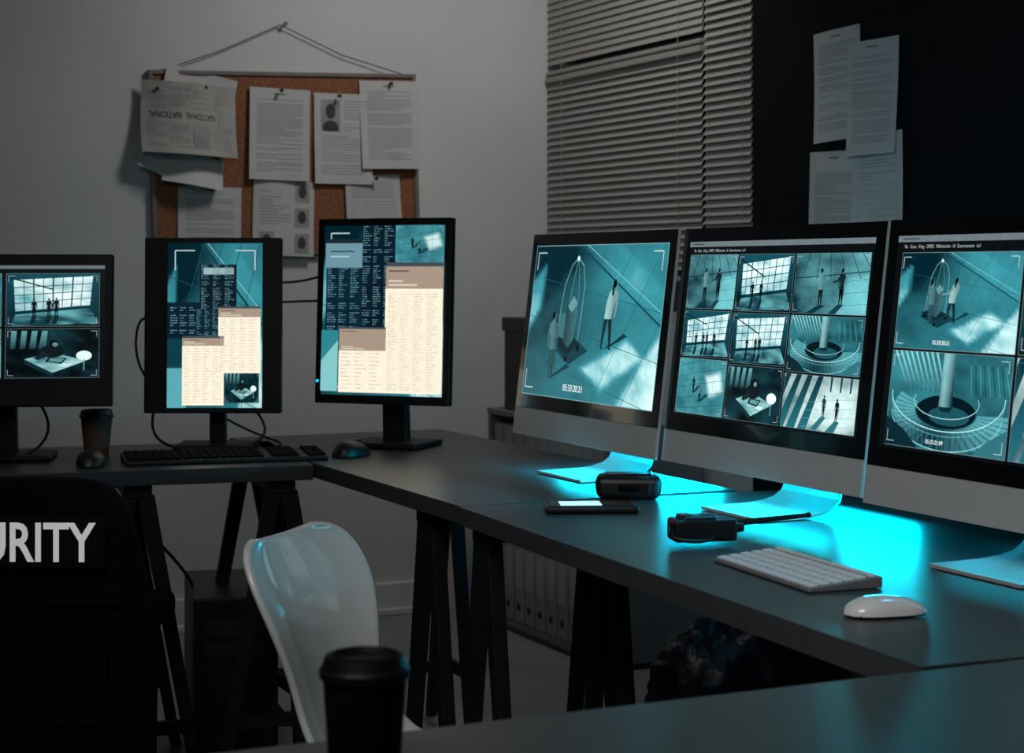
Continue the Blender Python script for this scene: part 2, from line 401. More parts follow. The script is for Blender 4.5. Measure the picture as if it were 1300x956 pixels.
def sc_desk(c, k=0):
    c.grad(lambda u, v: mix(S(1, 7, 10), S(18, 60, 70), .3+.7*nz(u, v, 3, k)), 14)
    for i in range(4): c.quadgrad([(.06+.11*i, .04), (.12+.11*i, .04), (.1+.11*i, .4), (.05+.1*i, .42)], lambda u, v: mix(S(90, 146, 150), S(12, 44, 52), v*2.4), 3)
    c.quadgrad([(.2, .62), (.5, .48), (.86, .66), (.5, .9)], lambda u, v: mix(S(50, 106, 112), S(150, 194, 194), .5+nz(u, v, 6, k)), 7)
    c.poly([(.2, .62), (.5, .9), (.5, .98), (.2, .72)], S(10, 38, 46))
    c.ell(.5, .46, .13, .13, S(10, 20, 25)); c.ell(.52, .3, .05, .075, S(4, 8, 10)); c.ell(.53, .32, .03, .045, S(84, 124, 126))
    c.poly([(.4, .46), (.3, .6), (.33, .65), (.48, .55)], S(16, 32, 38)); c.poly([(.3, .6), (.27, .66), (.31, .68), (.34, .64)], S(110, 156, 158))
    c.poly([(.46, .58), (.66, .6), (.6, .72), (.42, .68)], S(14, 30, 36)); c.poly([(.48, .6), (.63, .615), (.59, .69), (.46, .665)], S(80, 130, 134))
    c.poly([(.62, .7), (.72, .72), (.66, .78), (.56, .75)], S(180, 208, 206))
    c.ell(.84, .55, .085, .1, S(206, 228, 226)); c.line((.84, .62), (.84, .85), .02, S(100, 142, 146))
    c.z += 1
    c.brackets(col=S(160, 180, 180))

def sc_corr(c, k=0):
    P = [(.3, .35), (1.02, .15), (1.02, .95), (.2, 1.02)]
    c.grad(lambda u, v: mix(S(10, 66, 78), S(206, 232, 228), .35+.3*nz(u, v, 3, k)+.45*soft(u, v, P, .3)-.15*v), 24)
    for i in range(4): c.quadgrad([(.02+.15*i, 0), (.09+.15*i, 0), (-.12+.16*i, 1), (-.24+.16*i, 1)], lambda u, v: mix(S(4, 36, 46), S(30, 92, 104), v), 5)
    for i in range(3): c.quadgrad([(.64+.13*i, 0), (.67+.13*i, 0), (.66+.13*i, .26), (.64+.13*i, .28)], lambda u, v: S(10, 56, 66), 2)
    for i in range(4): c.line((.3, .5+.15*i), (1, .36+.17*i), .006, S(90, 150, 156))
    c.z += 1
    c.poly([(.56, .72), (.42, .98), (.5, 1), (.62, .74)], S(40, 96, 106)); c.poly([(.74, .78), (.62, 1), (.74, 1), (.8, .8)], S(40, 96, 106))
    person(c, .58, .74, .40, top=S(26, 54, 60), leg=S(16, 34, 40)); person(c, .76, .8, .42, top=S(10, 22, 26), tail=True)
    c.brackets(col=S(60, 90, 96))

def sc_floor(c, k=0):
    P = [(.6, .32), (.88, .22), (.95, .55), (.7, .66)]
    c.grad(lambda u, v: mix(mix(S(8, 62, 74), S(78, 160, 168), .4+.35*nz(u, v, 3, k)), S(200, 228, 224), .8*soft(u, v, P, .1)), 24)
    for i in range(6): c.line((0, .15+.2*i), (1, -.1+.22*i), .007, S(14, 62, 72))
    for i in range(5): c.line((.1+.22*i, 0), (.0+.25*i, 1), .006, S(14, 62, 72))
    c.z += 1
    c.poly([(.33, .62), (.38, .62), (.5, .5), (.44, .48)], S(10, 52, 62)); c.poly([(.48, .76), (.54, .76), (.68, .64), (.62, .62)], S(10, 52, 62))
    person(c, .35, .63, .32, top=S(20, 44, 50)); person(c, .5, .77, .34, top=S(70, 114, 118), tail=True)
    c.brackets(col=S(160, 180, 180))

def cell(c, r, fn, *a, **k):
    c.push(*r); c.rect(0, 0, 1, 1, S(100, 120, 122)); c.push(.003, .005, .997, .995); fn(c, *a, **k); c.pop(); c.pop()

MENU = 'Re  Gem  Xing  OPER  MElmictien  ld  Soernterane  icd'
def titlebar(c, menu=True):
    c.rect(0, 0, 1, 1, S(6, 10, 12)); c.rect(0, 0, 1, .03, S(90, 102, 106)); c.rect(.02, .012, .09, .018, S(40, 50, 55))
    if menu: c.text(MENU, .03, .060, .024, S(160, 170, 170), -.010)

def scr_one(c):
    c.rect(0, 0, 1, 1, S(100, 140, 144)); c.push(.003, .005, .997, .995)
    sc_lobby(c, 1, ppl=((.22, .88, .44), (.63, .66, .44)), ts='05:33:20:21', big=True); c.pop()
def scr_grid(c):
    titlebar(c)
    cell(c, (.012, .075, .30, .385), sc_people, 1)
    cell(c, (.308, .075, .615, .39), sc_window, 1, 2)
    cell(c, (.623, .075, .988, .39), sc_people, 4)
    cell(c, (.012, .395, .30, .66), sc_window, 2, 4)
    cell(c, (.308, .40, .615, .675), sc_window, 3, 3)
    cell(c, (.623, .40, .988, .695), sc_spiral, 1)
    cell(c, (.012, .67, .30, .985), sc_floor, 2)
    cell(c, (.308, .685, .615, .985), sc_desk, 1)
    cell(c, (.623, .705, .988, .985), sc_corr, 1)
def scr_quad(c):
    titlebar(c)
    cell(c, (.025, .08, .50, .53), sc_lobby, 3, ppl=((.3, .74, .46), (.47, .72, .46)), cart=True, ts='05:33:20:31')
    cell(c, (.025, .54, .50, .985), sc_spiral, 2, ts='05:33:21:09')
    cell(c, (.51, .08, .98, .53), sc_window, 4, 3)
    cell(c, (.51, .54, .98, .985), sc_corr, 2)
def scr_side(c):
    titlebar(c, False)
    cell(c, (.02, .07, .5, .535), sc_floor, 5); cell(c, (.52, .07, .975, .535), sc_window, 6, 3)
    cell(c, (.02, .555, .5, .985), sc_people, 6); cell(c, (.52, .555, .975, .985), sc_desk, 7)

def codepane(c, x0, y0, x1, y1, k=0, rows=24, bg=S(6, 24, 36), fg=S(110, 160, 170)):
    rows = int(rows*1.35)
    c.push(x0, y0, x1, y1); c.rect(0, 0, 1, 1, bg); rnd = random.Random(k)
    ph = 1/rows
    for i in range(rows):
        v = (i+.3)*ph
        if rnd.random() < .15: continue
        for a, b in ((.04, .3), (.36, .62), (.68, .95)):
            x = a; end = a+(b-a)*rnd.uniform(.3, 1)
            while x < end:
                w = rnd.uniform(.03, .08); c.rect(x, v, min(x+w, end), v+ph*.34, mix(fg, bg, rnd.uniform(.1, .7)), False); x += w+.018
    c.z += 1; c.pop()
def beige(c, x0, y0, x1, y1, k=0, head=.22, rows=16, cols=4):
    rows = int(rows*1.3)
    c.push(x0, y0, x1, y1); rnd = random.Random(k)
    BG = S(228, 219, 198); HD = S(150, 133, 118)
    c.rect(0, 0, 1, 1, BG); c.rect(0, 0, 1, .03, S(60, 66, 72)); c.rect(0, .03, 1, head, HD); c.z += 0
    c.rect(.05, .06, .4, .07, S(80, 66, 58), False); c.rect(.05, head-.065, .3, head-.052, S(200, 186, 170), False)
    c.rect(.05, head-.035, .55, head-.022, S(200, 186, 170), False)
    for i in range(rows):
        v = head+.03+(1-head-.05)*i/rows
        c.rect(.03, v-.003, .97, v-.001, S(210, 199, 176), False)
        for j in range(cols):
            a = .05+.92*j/cols; w = .92/cols; x = a; end = a+w*rnd.uniform(.3, .8)
            while x < end:
                ww = rnd.uniform(.03, .07); c.rect(x, v+.008, min(end, x+ww), v+.008+.2*(1-head)/rows, mix(S(120, 104, 90), BG, rnd.uniform(.25, .7)), False); x += ww+.014
    c.z += 1
    for j in range(1, cols): c.rect(.03+.92*j/cols, head+.02, .034+.92*j/cols, .97, S(206, 194, 172), False)
    c.z += 1; c.pop()

def scr_m3(c):
    c.push(0, 0, 1, 1); sc_lobby(c, 5, ppl=(), cart=False, big=True); c.pop(); c.z += 40
    codepane(c, .32, 0, .60, .62, 3, 34)
    c.push(.60, .0, 1, .22); sc_floor(c, 3); c.pop(); c.z += 40
    c.rect(.02, .08, .33, .25, S(96, 132, 144)); c.rect(.02, .08, .33, .105, S(20, 34, 44)); c.rect(.06, .15, .26, .157, S(30, 50, 60)); c.rect(.06, .18, .22, .187, S(160, 186, 192)); c.z += 1
    codepane(c, .03, .25, .33, .62, 4, 20, bg=S(8, 32, 46))
    codepane(c, .33, .55, .60, .66, 9, 6)
    c.rect(.0, .62, .14, .98, S(40, 120, 130)); c.poly([(.0, .8), (.14, .68), (.14, .98), (0, .98)], S(120, 180, 182))
    beige(c, .53, .22, 1, .985, 5, head=.2, rows=30, cols=4)
    beige(c, .15, .60, .54, .985, 6, head=.36, rows=8, cols=3)
def scr_m2(c):
    c.push(0, 0, 1, 1); sc_lobby(c, 8, ppl=(), cart=False, big=True); c.pop(); c.z += 40
    c.rect(.0, .36, .34, .58, S(6, 28, 40)); codepane(c, .02, .37, .33, .57, 14, 10, bg=S(6, 28, 40))
    codepane(c, .34, .13, .73, .40, 11, 20)
    c.rect(.38, .15, .70, .19, S(150, 178, 182)); c.z += 1
    codepane(c, .3, .40, .56, .56, 16, 10, bg=S(8, 32, 46))
    c.rect(.0, .58, .2, .75, S(10, 52, 64)); c.rect(0, .76, .2, 1, S(80, 152, 160))
    c.push(.6, .78, .97, .97); sc_desk(c, 3); c.pop(); c.z += 40
    beige(c, .54, .385, .985, .79, 12, head=.16, rows=14, cols=4)
    beige(c, .16, .565, .60, .985, 13, head=.14, rows=16, cols=4)

# ---------------------------------------------------------------- room
b = B(); b.box((0.6, 5.87, 1.4), (6.6, .14, 2.8)); structure(b.obj('wall_back', M['wall']))
b = B(); b.box((2.93, 2.2, 1.4), (.14, 4.5, 2.8)); structure(b.obj('wall_right', M['navy']))
b = B(); b.box((2.93, 5.125, .5), (.14, 1.35, 1.0)); b.box((2.93, 5.125, 2.74), (.14, 1.35, .12)); structure(b.obj('wall_window_surround', M['wall']))
b = B(); b.box((0.4, 2.3, -.05), (6.0, 7.3, .1)); structure(b.obj('floor', M['floor']))
b = B(); b.box((-.2, 5.785, .055), (5.2, .03, .11)); b.box((-.2, 5.78, .012), (5.2, .04, .024)); structure(b.obj('baseboard_back', M['trim'], bevel=.004))
b = B(); b.box((2.97, 5.125, 1.84), (.02, 1.35, 1.68))
w = b.obj('window_1', M['glass']); structure(w)
b = B()
for y in (5.78, 4.48): b.box((2.94, y, 1.84), (.04, .04, 1.68))
for z in (1.02, 1.88, 2.66): b.box((2.94, 5.125, z), (.04, 1.3, .05))
structure(b.obj('trim_1', M['trim'], bevel=.004))

def blind(y0, y1, z0, z1, tilt, lab):
    e = thing('window_blind', lab, 'blinds', (2.864, (y0+y1)/2, z1), group='venetian blinds on the window')
    w = abs(y0-y1); b = B(); n = int((z1-z0-.04)/.0245)
    R = Matrix.Rotation(-tilt, 3, 'Y')
    for i in range(n):
        b.box((0, 0, -.033-i*.0245), (.0275, w, .001), R)
    s = b.obj('slats', M['slat'], e); s['kind'] = 'stuff'
    b = B(); b.box((0, 0, -.009), (.030, w, .018)); b.obj('head_rail', M['slat'], e, bevel=.002)
    b = B(); b.box((0, 0, -(z1-z0)), (.024, w, .014)); b.obj('bottom_rail', M['slat'], e, bevel=.003)
    for t in (.12, .88):
        b = B(); b.cyl((-.0145, (t-.5)*w, -.01), (-.0145, (t-.5)*w, -(z1-z0)), .0010, n=6)
        b.obj('ladder_cord', M['slat'], e)
blind(4.735, 5.79, 1.15, 1.86, math.radians(62), 'cream slatted venetian blind hanging over the lower window')
blind(4.735, 5.79, 1.875, 2.66, math.radians(72), 'cream venetian blind with nearly closed slats over upper window')
blind(4.46, 4.72, 1.15, 2.66, math.radians(62), 'narrow cream venetian blind beside the navy wall')

# ---------------------------------------------------------------- corkboard and papers
e = thing('corkboard', 'cork notice board in thin wooden frame hanging from a string', 'bulletin board', (1.892, 5.798, 1.532), rot=(0, -.03, 0))
b = B(); b.box((0, -.009, 0), (.91, .012, .58)); b.obj('cork_panel', M['cork'], e)
b = B()
for sx in (-1, 1): b.box((sx*.457, -.012, 0), (.015, .022, .61))
for sz in (-1, 1): b.box((0, -.012, sz*.298), (.90, .022, .014))
b.obj('frame', M['wood'], e, bevel=.002)
tube('hanging_string', [(-.44, -.02, .3), (-.43, -.02, .3), (-.22, -.014, .372), (-.014, -.014, .462), (.2, -.014, .366), (.43, -.02, .3), (.44, -.02, .3)], .0018, M['string'], e, poly=True)
b = B(); b.cyl((1.878, 5.80, 1.992), (1.878, 5.77, 1.996), .003, n=10); b.cyl((1.878, 5.772, 1.996), (1.878, 5.768, 1.996), .008, n=12)
topmark(b.obj('nail', M['steel']), 'small steel nail in the wall holding the board string', 'nail')

def paper(name, label, loc, w, h, roll=0, rz=0, curl=.01, kind='text', seed=0, m='paper', fold=False, cat='paper', group='papers pinned on the cork board'):
    rnd = random.Random(seed)
    def Y(x, z):
        t = (h/2-z)/h
        return -(curl*t*t + curl*.5*(x/w)*math.sin(seed+2*z/h) + curl*.35*math.sin(x/w*5+seed))
    V = []; F = []; MI = []
    def quad(x0, z0, x1, z1, mi, off, nx=1, nz_=1):
        for i in range(nx):
            for j in range(nz_):
                a, c_ = x0+(x1-x0)*i/nx, x0+(x1-x0)*(i+1)/nx; p, q = z0+(z1-z0)*j/nz_, z0+(z1-z0)*(j+1)/nz_
                n = len(V)
                for x, z in ((a, p), (c_, p), (c_, q), (a, q)):
                    V.append((x, Y(x, z)-off, z))
                F.append((n, n+1, n+2, n+3)); MI.append(mi)
    quad(-w/2, -h/2, w/2, h/2, 0, 0, 10, 10)
    def lines(x0, x1, zt, zb, dz, th):
        dz *= .82; th *= .72
        z = zt
        while z > zb:
            if rnd.random() < .86:
                xe = x1 if rnd.random() < .7 else x0+(x1-x0)*rnd.uniform(.3, .9)
                quad(x0, z-th, xe, z, 1, .0007, 6, 1)
            z -= dz
    if kind == 'text':
        quad(-.02, h*.435, .02, h*.445, 2, .0007)
        lines(-w*.38, w*.38, h*.38, -h*.4, .0085, .0032)
    elif kind == 'news':
        for i in range(4): lines(-w*.45+i*w*.23, -w*.45+i*w*.23+w*.2, h*.42, h*.14, .008, .003)
        tm = text_mesh('NATIONAL  NATIONAL', 1.0); mx = max(v.co.x for v in tm.vertices)
        for p in tm.polygons:           # the page hangs upside down, so the headline does too
            n = len(V)
            for i in p.vertices:
                co = tm.vertices[i].co; x = w*.27-co.x/mx*w*.70; z = h*.08-co.y*h*.13; V.append((x, Y(x, z)-.0012, z))
            F.append(tuple(range(n, len(V)))); MI.append(2)
        for i in range(4): lines(-w*.45+i*w*.23, -w*.45+i*w*.23+w*.2, -h*.06, -h*.42, .008, .003)
        quad(w*.3, -h*.15, w*.46, h*.14, 1, .0008); quad(w*.02, -h*.42, w*.2, -h*.1, 1, .0009)
    elif kind == 'photo':
        quad(-w*.38, h*.08, -w*.05, h*.43, 1, .0007, 3, 3)
        for k_, (cx, cz, rx, rz_) in enumerate(((-w*.215, h*.3, w*.085, h*.085), (-w*.215, h*.12, w*.14, h*.08))):
            n = len(V)
            for i in range(14):
                a = 2*pi*i/14; x = cx+rx*math.cos(a); z = max(cz+rz_*math.sin(a), h*.085); V.append((x, Y(x, z)-.0016, z))
            F.append(tuple(range(n, n+14))); MI.append(2)
        lines(w*.02, w*.4, h*.42, h*.08, .012, .003); lines(-w*.38, w*.38, h*.03, -h*.4, .011, .003)
    elif kind == 'photos':
        for cx, cz in ((.3, .36), (.3, .02), (-.28, -.3), (.3, -.32)):
            quad(w*(cx-.12), h*(cz-.14), w*(cx+.12), h*(cz+.12), 1, .0007, 2, 2)
            n = len(V)
            for i in range(12):
                a = 2*pi*i/12; x = w*cx+w*.07*math.cos(a); z = h*cz+h*.085*math.sin(a); V.append((x, Y(x, z)-.0015, z))
            F.append(tuple(range(n, n+12))); MI.append(2)
        lines(-w*.4, w*.1, h*.4, h*-.1, .012, .003)
    elif kind == 'table':
        lines(-w*.38, w*.38, h*.38, h*.1, .01, .003)
        for i in range(8): quad(-w*.4, h*.05-i*h*.055, w*.4, h*.05-i*h*.055+.0012, 1, .0007, 4, 1)
        for i in range(4): quad(-w*.4+i*w*.266, -h*.34, -w*.4+i*w*.266+.0012, h*.05, 1, .0007)
    me = bpy.data.meshes.new(name); me.from_pydata(V, [], F)
    for q in (m, 'ink', 'inkd'): me.materials.append(M[q])
    for p, i in zip(me.polygons, MI): p.material_index = i
    o = bpy.data.objects.new(name, me); COL.objects.link(o); o.location = loc; o.rotation_euler = (0, roll, rz)
    topmark(o, label, cat, group); return o

PY = 5.776
paper('paper_sheet', 'crumpled white sheet pinned at top edge of cork board', (1.585, PY, 1.765), .24, .12, .22, curl=.02, kind='none', seed=5)
paper('envelope', 'plain folded white envelope tucked under the newspaper', (1.50, PY-.006, 1.53), .22, .12, .38, curl=.03, kind='none', seed=6, cat='envelope')
paper('envelope', 'open white envelope sticking out below the newspaper', (1.56, PY-.018, 1.50), .2, .10, .16, curl=.04, kind='none', seed=8, cat='envelope')
paper('newspaper_page', 'folded newsprint page with bold headline pinned at corner', (1.545, PY-.024, 1.665), .31, .235, .05, curl=.06, kind='news', seed=2, m='news', cat='newspaper')
paper('paper_document', 'typed white document pinned to cork board centre', (1.857, PY-.004, 1.628), .21, .305, .02, curl=.012, seed=11)
paper('paper_document', 'white profile sheet with printed portrait photo', (2.082, PY-.002, 1.62), .205, .305, .0, curl=.01, kind='photo', seed=12)
paper('paper_document', 'typed white document overlapping the profile sheet', (2.245, PY-.012, 1.672), .205, .3, -.02, curl=.014, seed=13)
paper('paper_document', 'white typed sheet pinned low on the cork board', (1.622, PY, 1.35), .21, .2, .02, curl=.008, seed=14)
paper('paper_document', 'white sheet with four small printed portrait photos', (1.873, PY, 1.35), .212, .25, .03, curl=.01, kind='photos', seed=15)
paper('paper_document', 'white sheet with a printed table below other documents', (2.192, PY, 1.40), .2, .2, -.04, curl=.01, kind='table', seed=16)
g2 = 'papers taped on the navy wall'
paper('paper_document', 'typed white letter taped on the navy wall', (2.855, 4.03, 1.675), .21, .3, -.03, -pi/2, .008, seed=21, group=g2)
paper('paper_document', 'typed white letter overlapping another on the navy wall', (2.851, 3.865, 1.628), .21, .3, .0, -pi/2, .01, seed=22, group=g2)
paper('paper_document', 'white sheet taped below the letters on navy wall', (2.857, 4.05, 1.35), .21, .297, .02, -pi/2, .006, seed=23, group=g2)
paper('paper_document', 'white form with printed table taped on navy wall', (2.851, 3.84, 1.385), .21, .297, -.02, -pi/2, .008, kind='table', seed=24, group=g2)
for (x, z) in ((1.857, 1.772), (2.06, 1.762), (2.245, 1.812), (1.60, 1.77), (1.622, 1.44), (2.192, 1.488), (1.44, 1.76)):
    b = B(); b.cyl((x, PY-.03, z), (x, PY-.012, z), .005, .0035, 12); b.cyl((x, PY-.033, z), (x, PY-.03, z), .0065, n=12)
    topmark(b.obj('pushpin', M['black']), 'small black pushpin holding paper to the cork board', 'pushpin', 'pushpins on the cork board')

# ---------------------------------------------------------------- desks
def desk(loc, rz, L, Dp, trestles, label, splay=.1):
    e = thing('desk', label, 'desk', (loc[0], loc[1], 0), rz, group='charcoal trestle desks')
    b = B(); b.box((L/2, Dp/2, .723), (L, Dp, .034)); b.obj('tabletop', M['desk'], e, bevel=.0015)
    for t, y0, y1 in trestles:
        b = B(); b.box((t, (y0+y1)/2, .69), (.06, y1-y0+.04, .03)); b.obj('trestle_rail', M['leg'], e, bevel=.002)
        b = B(); b.box((t, (y0+y1)/2, .16), (.025, y1-y0, .025)); b.obj('trestle_crossbar', M['leg'], e, bevel=.002)
        for y in (y0, y1):
            b = B(); b.box((t, y, .16), (splay*1.6, .016, .03)); b.obj('leg_spreader', M['leg'], e)
            for s in (-1, 1):
                b = B(); b.beam((t+s*splay, y, 0), (t+s*.018, y, .68), .026, .024, .036, .03)
                b.obj('leg', M['leg'], e, bevel=.002)
    return e
aL = math.atan2(-.136, .99)
oL = Vector((1.333, 3.881, 0)) - Vector((.99, -.136, 0))*1.5
desk((oL.x, oL.y), aL, 1.495, .6, ((1.43, .05, .50), (1.11, .05, .52), (.25, .05, .52)), 'charcoal trestle desk carrying three monitors and a keyboard', .14)
desk((1.344, 4.60), -pi/2, 1.512, .6, ((1.25, .05, .42), (.3, .05, .5)), 'charcoal trestle desk between two other desks', .13)
a3 = math.atan2(-1.455, -.076)
desk((1.339, 3.083), a3, 1.462, .84, ((.02, .05, .30), (1.3, .05, .5)), 'charcoal trestle desk carrying three silver computers', .13)
desk((.15, 1.022), 0, 2.0, .585, ((.15, .08, .5), (1.7, .08, .5)), 'charcoal desk with a dark travel cup on it', .1)

TZ = .7405
# ---------------------------------------------------------------- all in one computers
def imac(y, fn, label, x=1.784, rz=-pi/2):
    e = thing('desktop_computer', label, 'computer', (x, y, TZ), rz, group='silver all-in-one computers')
    loc = (0, 0, .293); rot = (math.radians(-7), 0, 0); W, H = .65, .455
    b = B(); nx, nz_ = 18, 14; vs = []; fs = []
    for i in range(nx+1):
        for j in range(nz_+1):
            x_ = -1+2*i/nx; z_ = -1+2*j/nz_
            vs.append((x_*W/2, .006+.034*(1-abs(x_)**2.2)*(1-abs(z_)**2.2), z_*H/2))
    for i in range(nx):
        for j in range(nz_):
            a = i*(nz_+1)+j; fs.append((a, a+nz_+1, a+nz_+2, a+1))
    b._add(vs, fs); b.box((0, .003, 0), (W, .006, H)); o = b.obj('housing', M['alu'], e, loc, rot, smooth=False)
    b = B(); b.box((0, -.0008, .0308), (W-.002, .0016, .3934)); b.obj('glass_bezel', M['blackg'], e, loc, rot, bevel=.0005)
    b = B(); b.box((0, -.0008, -.197), (W-.001, .0016, .061)); b.obj('chin', M['alu'], e, loc, rot, bevel=.0005)
    c = Canvas(.597, .336); fn(c)
    R = Matrix.Rotation(rot[0], 3, 'X'); p = Vector(loc)+R @ Vector((0, -.0020, .033))
    c.obj('screen', SCR, e, p, rot)
    prof = [(-.075, .0035), (-.03, .0037), (.02, .0045), (.055, .008), (.080, .015), (.097, .028), (.103, .046), (.100, .075), (.088, .12), (.065, .2), (.045, .26)]
    b = B(); vs = []; n = len(prof)
    for i, (py_, pz_) in enumerate(prof):
        if i == 0: t = Vector((prof[1][0]-py_, prof[1][1]-pz_))
        elif i == n-1: t = Vector((py_-prof[i-1][0], pz_-prof[i-1][1]))
        else: t = Vector((prof[i+1][0]-prof[i-1][0], prof[i+1][1]-prof[i-1][1]))
        t.normalize(); nn = Vector((-t.y, t.x))*.003; hw = .100 if i < 3 else .100-.003*(i-2)
        for sx in (-1, 1):
            vs.append((sx*hw, py_+nn.x, pz_+nn.y)); vs.append((sx*hw, py_-nn.x, pz_-nn.y))
    fs = [(0, 1, 3, 2), ((n-1)*4, (n-1)*4+2, (n-1)*4+3, (n-1)*4+1)]
    for i in range(n-1):
        a = i*4; q = a+4
        fs += [(a, a+2, q+2, q), (a+1, q+1, q+3, a+3), (a, q, q+1, a+1), (a+2, a+3, q+3, q+2)]
    b._add(vs, fs); b.obj('stand', M['alub'], e, bevel=.001)
    return e
imac(3.41, scr_one, 'silver all-in-one computer showing a hotel lobby camera feed')
imac(2.755, scr_grid, 'silver all-in-one computer showing a nine-camera surveillance grid', 1.797)
imac(2.055, scr_quad, 'silver all-in-one computer showing large surveillance feeds', 1.765)

# ---------------------------------------------------------------- side monitors
def monitor(loc, rz, W, H, sw, sh, sx, sz, zc, fn, label, tilt=-3, base=(.2, .17), colw=.06, led=False):
    e = thing('computer_monitor', label, 'monitor', loc, rz, group='black monitors on the rear desk')
    l = (0, 0, zc); r = (math.radians(tilt), 0, 0); R = Matrix.Rotation(r[0], 3, 'X')
    b = B(); b.box((0, .012, 0), (W, .026, H)); b.box((0, .035, 0), (W*.7, .03, H*.7)); b.obj('housing', M['bezel'], e, l, r, bevel=.004)
    c = Canvas(sw, sh); fn(c); c.obj('screen', SCRD, e, Vector(l)+R @ Vector((sx, -.0015, sz)), r)
    b = B(); b.beam((0, .085, .01), (0, .065, zc+.03), colw, .03, colw*.9, .03); b.obj('stand_column', M['bezel'], e, bevel=.004)
    b = B(); b.box((0, .06, .007), (base[0], base[1], .014)); b.obj('stand_base', M['bezel'], e, bevel=.005)
    if led:
        b = B(); b.cyl((-W/2+.008, -.002, -H/2+.055), (-W/2+.008, -.004, -H/2+.055), .003, n=12); b.obj('power_light', M['led'], e, l, r)
    return e
monitor((1.603, 4.161, TZ), math.radians(-46), .362, .458, .325, .418, .0, .002, .337, scr_m3, 'black portrait monitor showing beige tables and code windows', -3, (.2, .17), .066, True)
monitor((1.208, 4.275, TZ), math.radians(-25), .332, .425, .229, .398, .005, .0, .304, scr_m2, 'black portrait monitor with overlapping beige and code windows', -2, (.19, .15), .04)
monitor((.703, 4.24, TZ), math.radians(-18), .50, .350, .462, .262, .0, .018, .30, scr_side, 'black landscape monitor showing four surveillance feeds', -5, (.22, .17), .05)

# ---------------------------------------------------------------- keyboards and mice
def white_keyboard():
    e = thing('keyboard', 'slim silver and white keyboard on the desk', 'keyboard', (1.478, 2.19, TZ), math.radians(-94.5))
    b = B(); vs = []
    for x in (-.142, .142):
        vs += [(x, -.058, 0), (x, .058, 0), (x, .058, .016), (x, -.058, .006)]
    b._add(vs, [(0, 1, 2, 3), (7, 6, 5, 4), (0, 4, 5, 1), (1, 5, 6, 2), (2, 6, 7, 3), (3, 7, 4, 0)])
    b.obj('keyboard_body', M['alud'], e, bevel=.002)
    rows = [14, 14, 14, 13, 12, 10]
    sl = math.atan2(.010, .116)
    base = {}
    for r, n in enumerate(rows):
        y = .047-r*.0188; hgt = .009 if r == 0 else .0142
        x = -.137; widths = [.0152]*n
        if r == 1: widths[-1] = .026
        if r == 2: widths[0] = .026
        if r == 3: widths[0] = .029; widths[-1] = .029
        if r == 4: widths[0] = .036; widths[-1] = .040
        if r == 5: widths = [.0152, .0152, .0152, .021, .092, .021, .0152, .0152, .0152, .0152]
        tot = sum(widths); gap = (.274-tot)/(n-1)
        for w_ in widths:
            kk = (round(w_, 4), hgt)
            z = .011+(y)*math.tan(sl)+.0012
            if kk not in base:
                bb = B(); bb.box((0, 0, 0), (w_, hgt, .003)); o = bb.obj('key', M['key'], e, bevel=.0008); base[kk] = o
            else:
                o = base[kk].copy(); COL.objects.link(o); o.parent = e
            o.location = (x+w_/2, y, z); o.rotation_euler = (sl, 0, 0)
            x += w_+gap
white_keyboard()

def black_keyboard():
    e = thing('keyboard', 'black full-size keyboard in front of a monitor', 'keyboard', (1.175, 4.06, TZ), aL)
    b = B(); vs = []
    for x in (-.23, .23): vs += [(x, -.07, 0), (x, .07, 0), (x, .07, .018), (x, -.07, .010)]
    b._add(vs, [(0, 1, 2, 3), (7, 6, 5, 4), (0, 4, 5, 1), (1, 5, 6, 2), (2, 6, 7, 3), (3, 7, 4, 0)]); b.obj('keyboard_body', M['black'], e, bevel=.003)
    b = B(); sl = math.atan2(.008, .14); R = Matrix.Rotation(sl, 3, 'X')
    for r in range(6):
        for i in range(22):
            if i in (15, 19): continue
            y = .052-r*.0205; b.box((-.215+i*.0205, y, .0145+y*math.tan(sl)+.002), (.0175, .0165, .005), R)
    o = b.obj('keys', M['fabric'], e); o['kind'] = 'stuff'
black_keyboard()

def mouse(loc, rz, L, Wd, H, m, label, wheel=True):
    e = thing('computer_mouse', label, 'mouse', loc, rz)
    b = B(); vs = []; fs = []; nu, nv = 20, 12
    for i in range(nu+1):
        t = -1+2*i/nu; wd = Wd/2*(1-abs(t)**3.2)**.5; hh = H*(1-abs(t)**2.4)**.6*(1+.15*t*-1)
        for j in range(nv+1):
            a = pi*j/nv; vs.append((-wd*math.cos(a), t*L/2, max(.0, hh*math.sin(a)**.8 if 0 < j < nv else 0)))
    for i in range(nu):
        for j in range(nv):
            a = i*(nv+1)+j; fs.append((a, a+nv+1, a+nv+2, a+1))
    b._add(vs, fs); bmesh.ops.remove_doubles(b.bm, verts=b.bm.verts[:], dist=1e-5)
    b.obj('mouse_shell', m, e, (0, 0, .003), smooth=True)
    b = B(); b.box((0, 0, .0025), (Wd*.75, L*.8, .004)); b.obj('mouse_foot', M['black'], e)
    if wheel:
        b = B(); b.cyl((-.004, L*.25, H*.85), (.004, L*.25, H*.85), .009, n=16); b.obj('scroll_wheel', M['black'], e)
mouse((1.41, 1.885, TZ), math.radians(-100), .113, .058, .022, M['white'], 'smooth white low-profile mouse beside the white keyboard', False)
mouse((.869, 4.066, TZ), math.radians(-20), .105, .062, .034, M['black'], 'black mouse beside a coffee cup')
mouse((1.47, 4.02, TZ), math.radians(-60), .108, .062, .034, M['black'], 'black mouse on the desk under a portrait monitor')

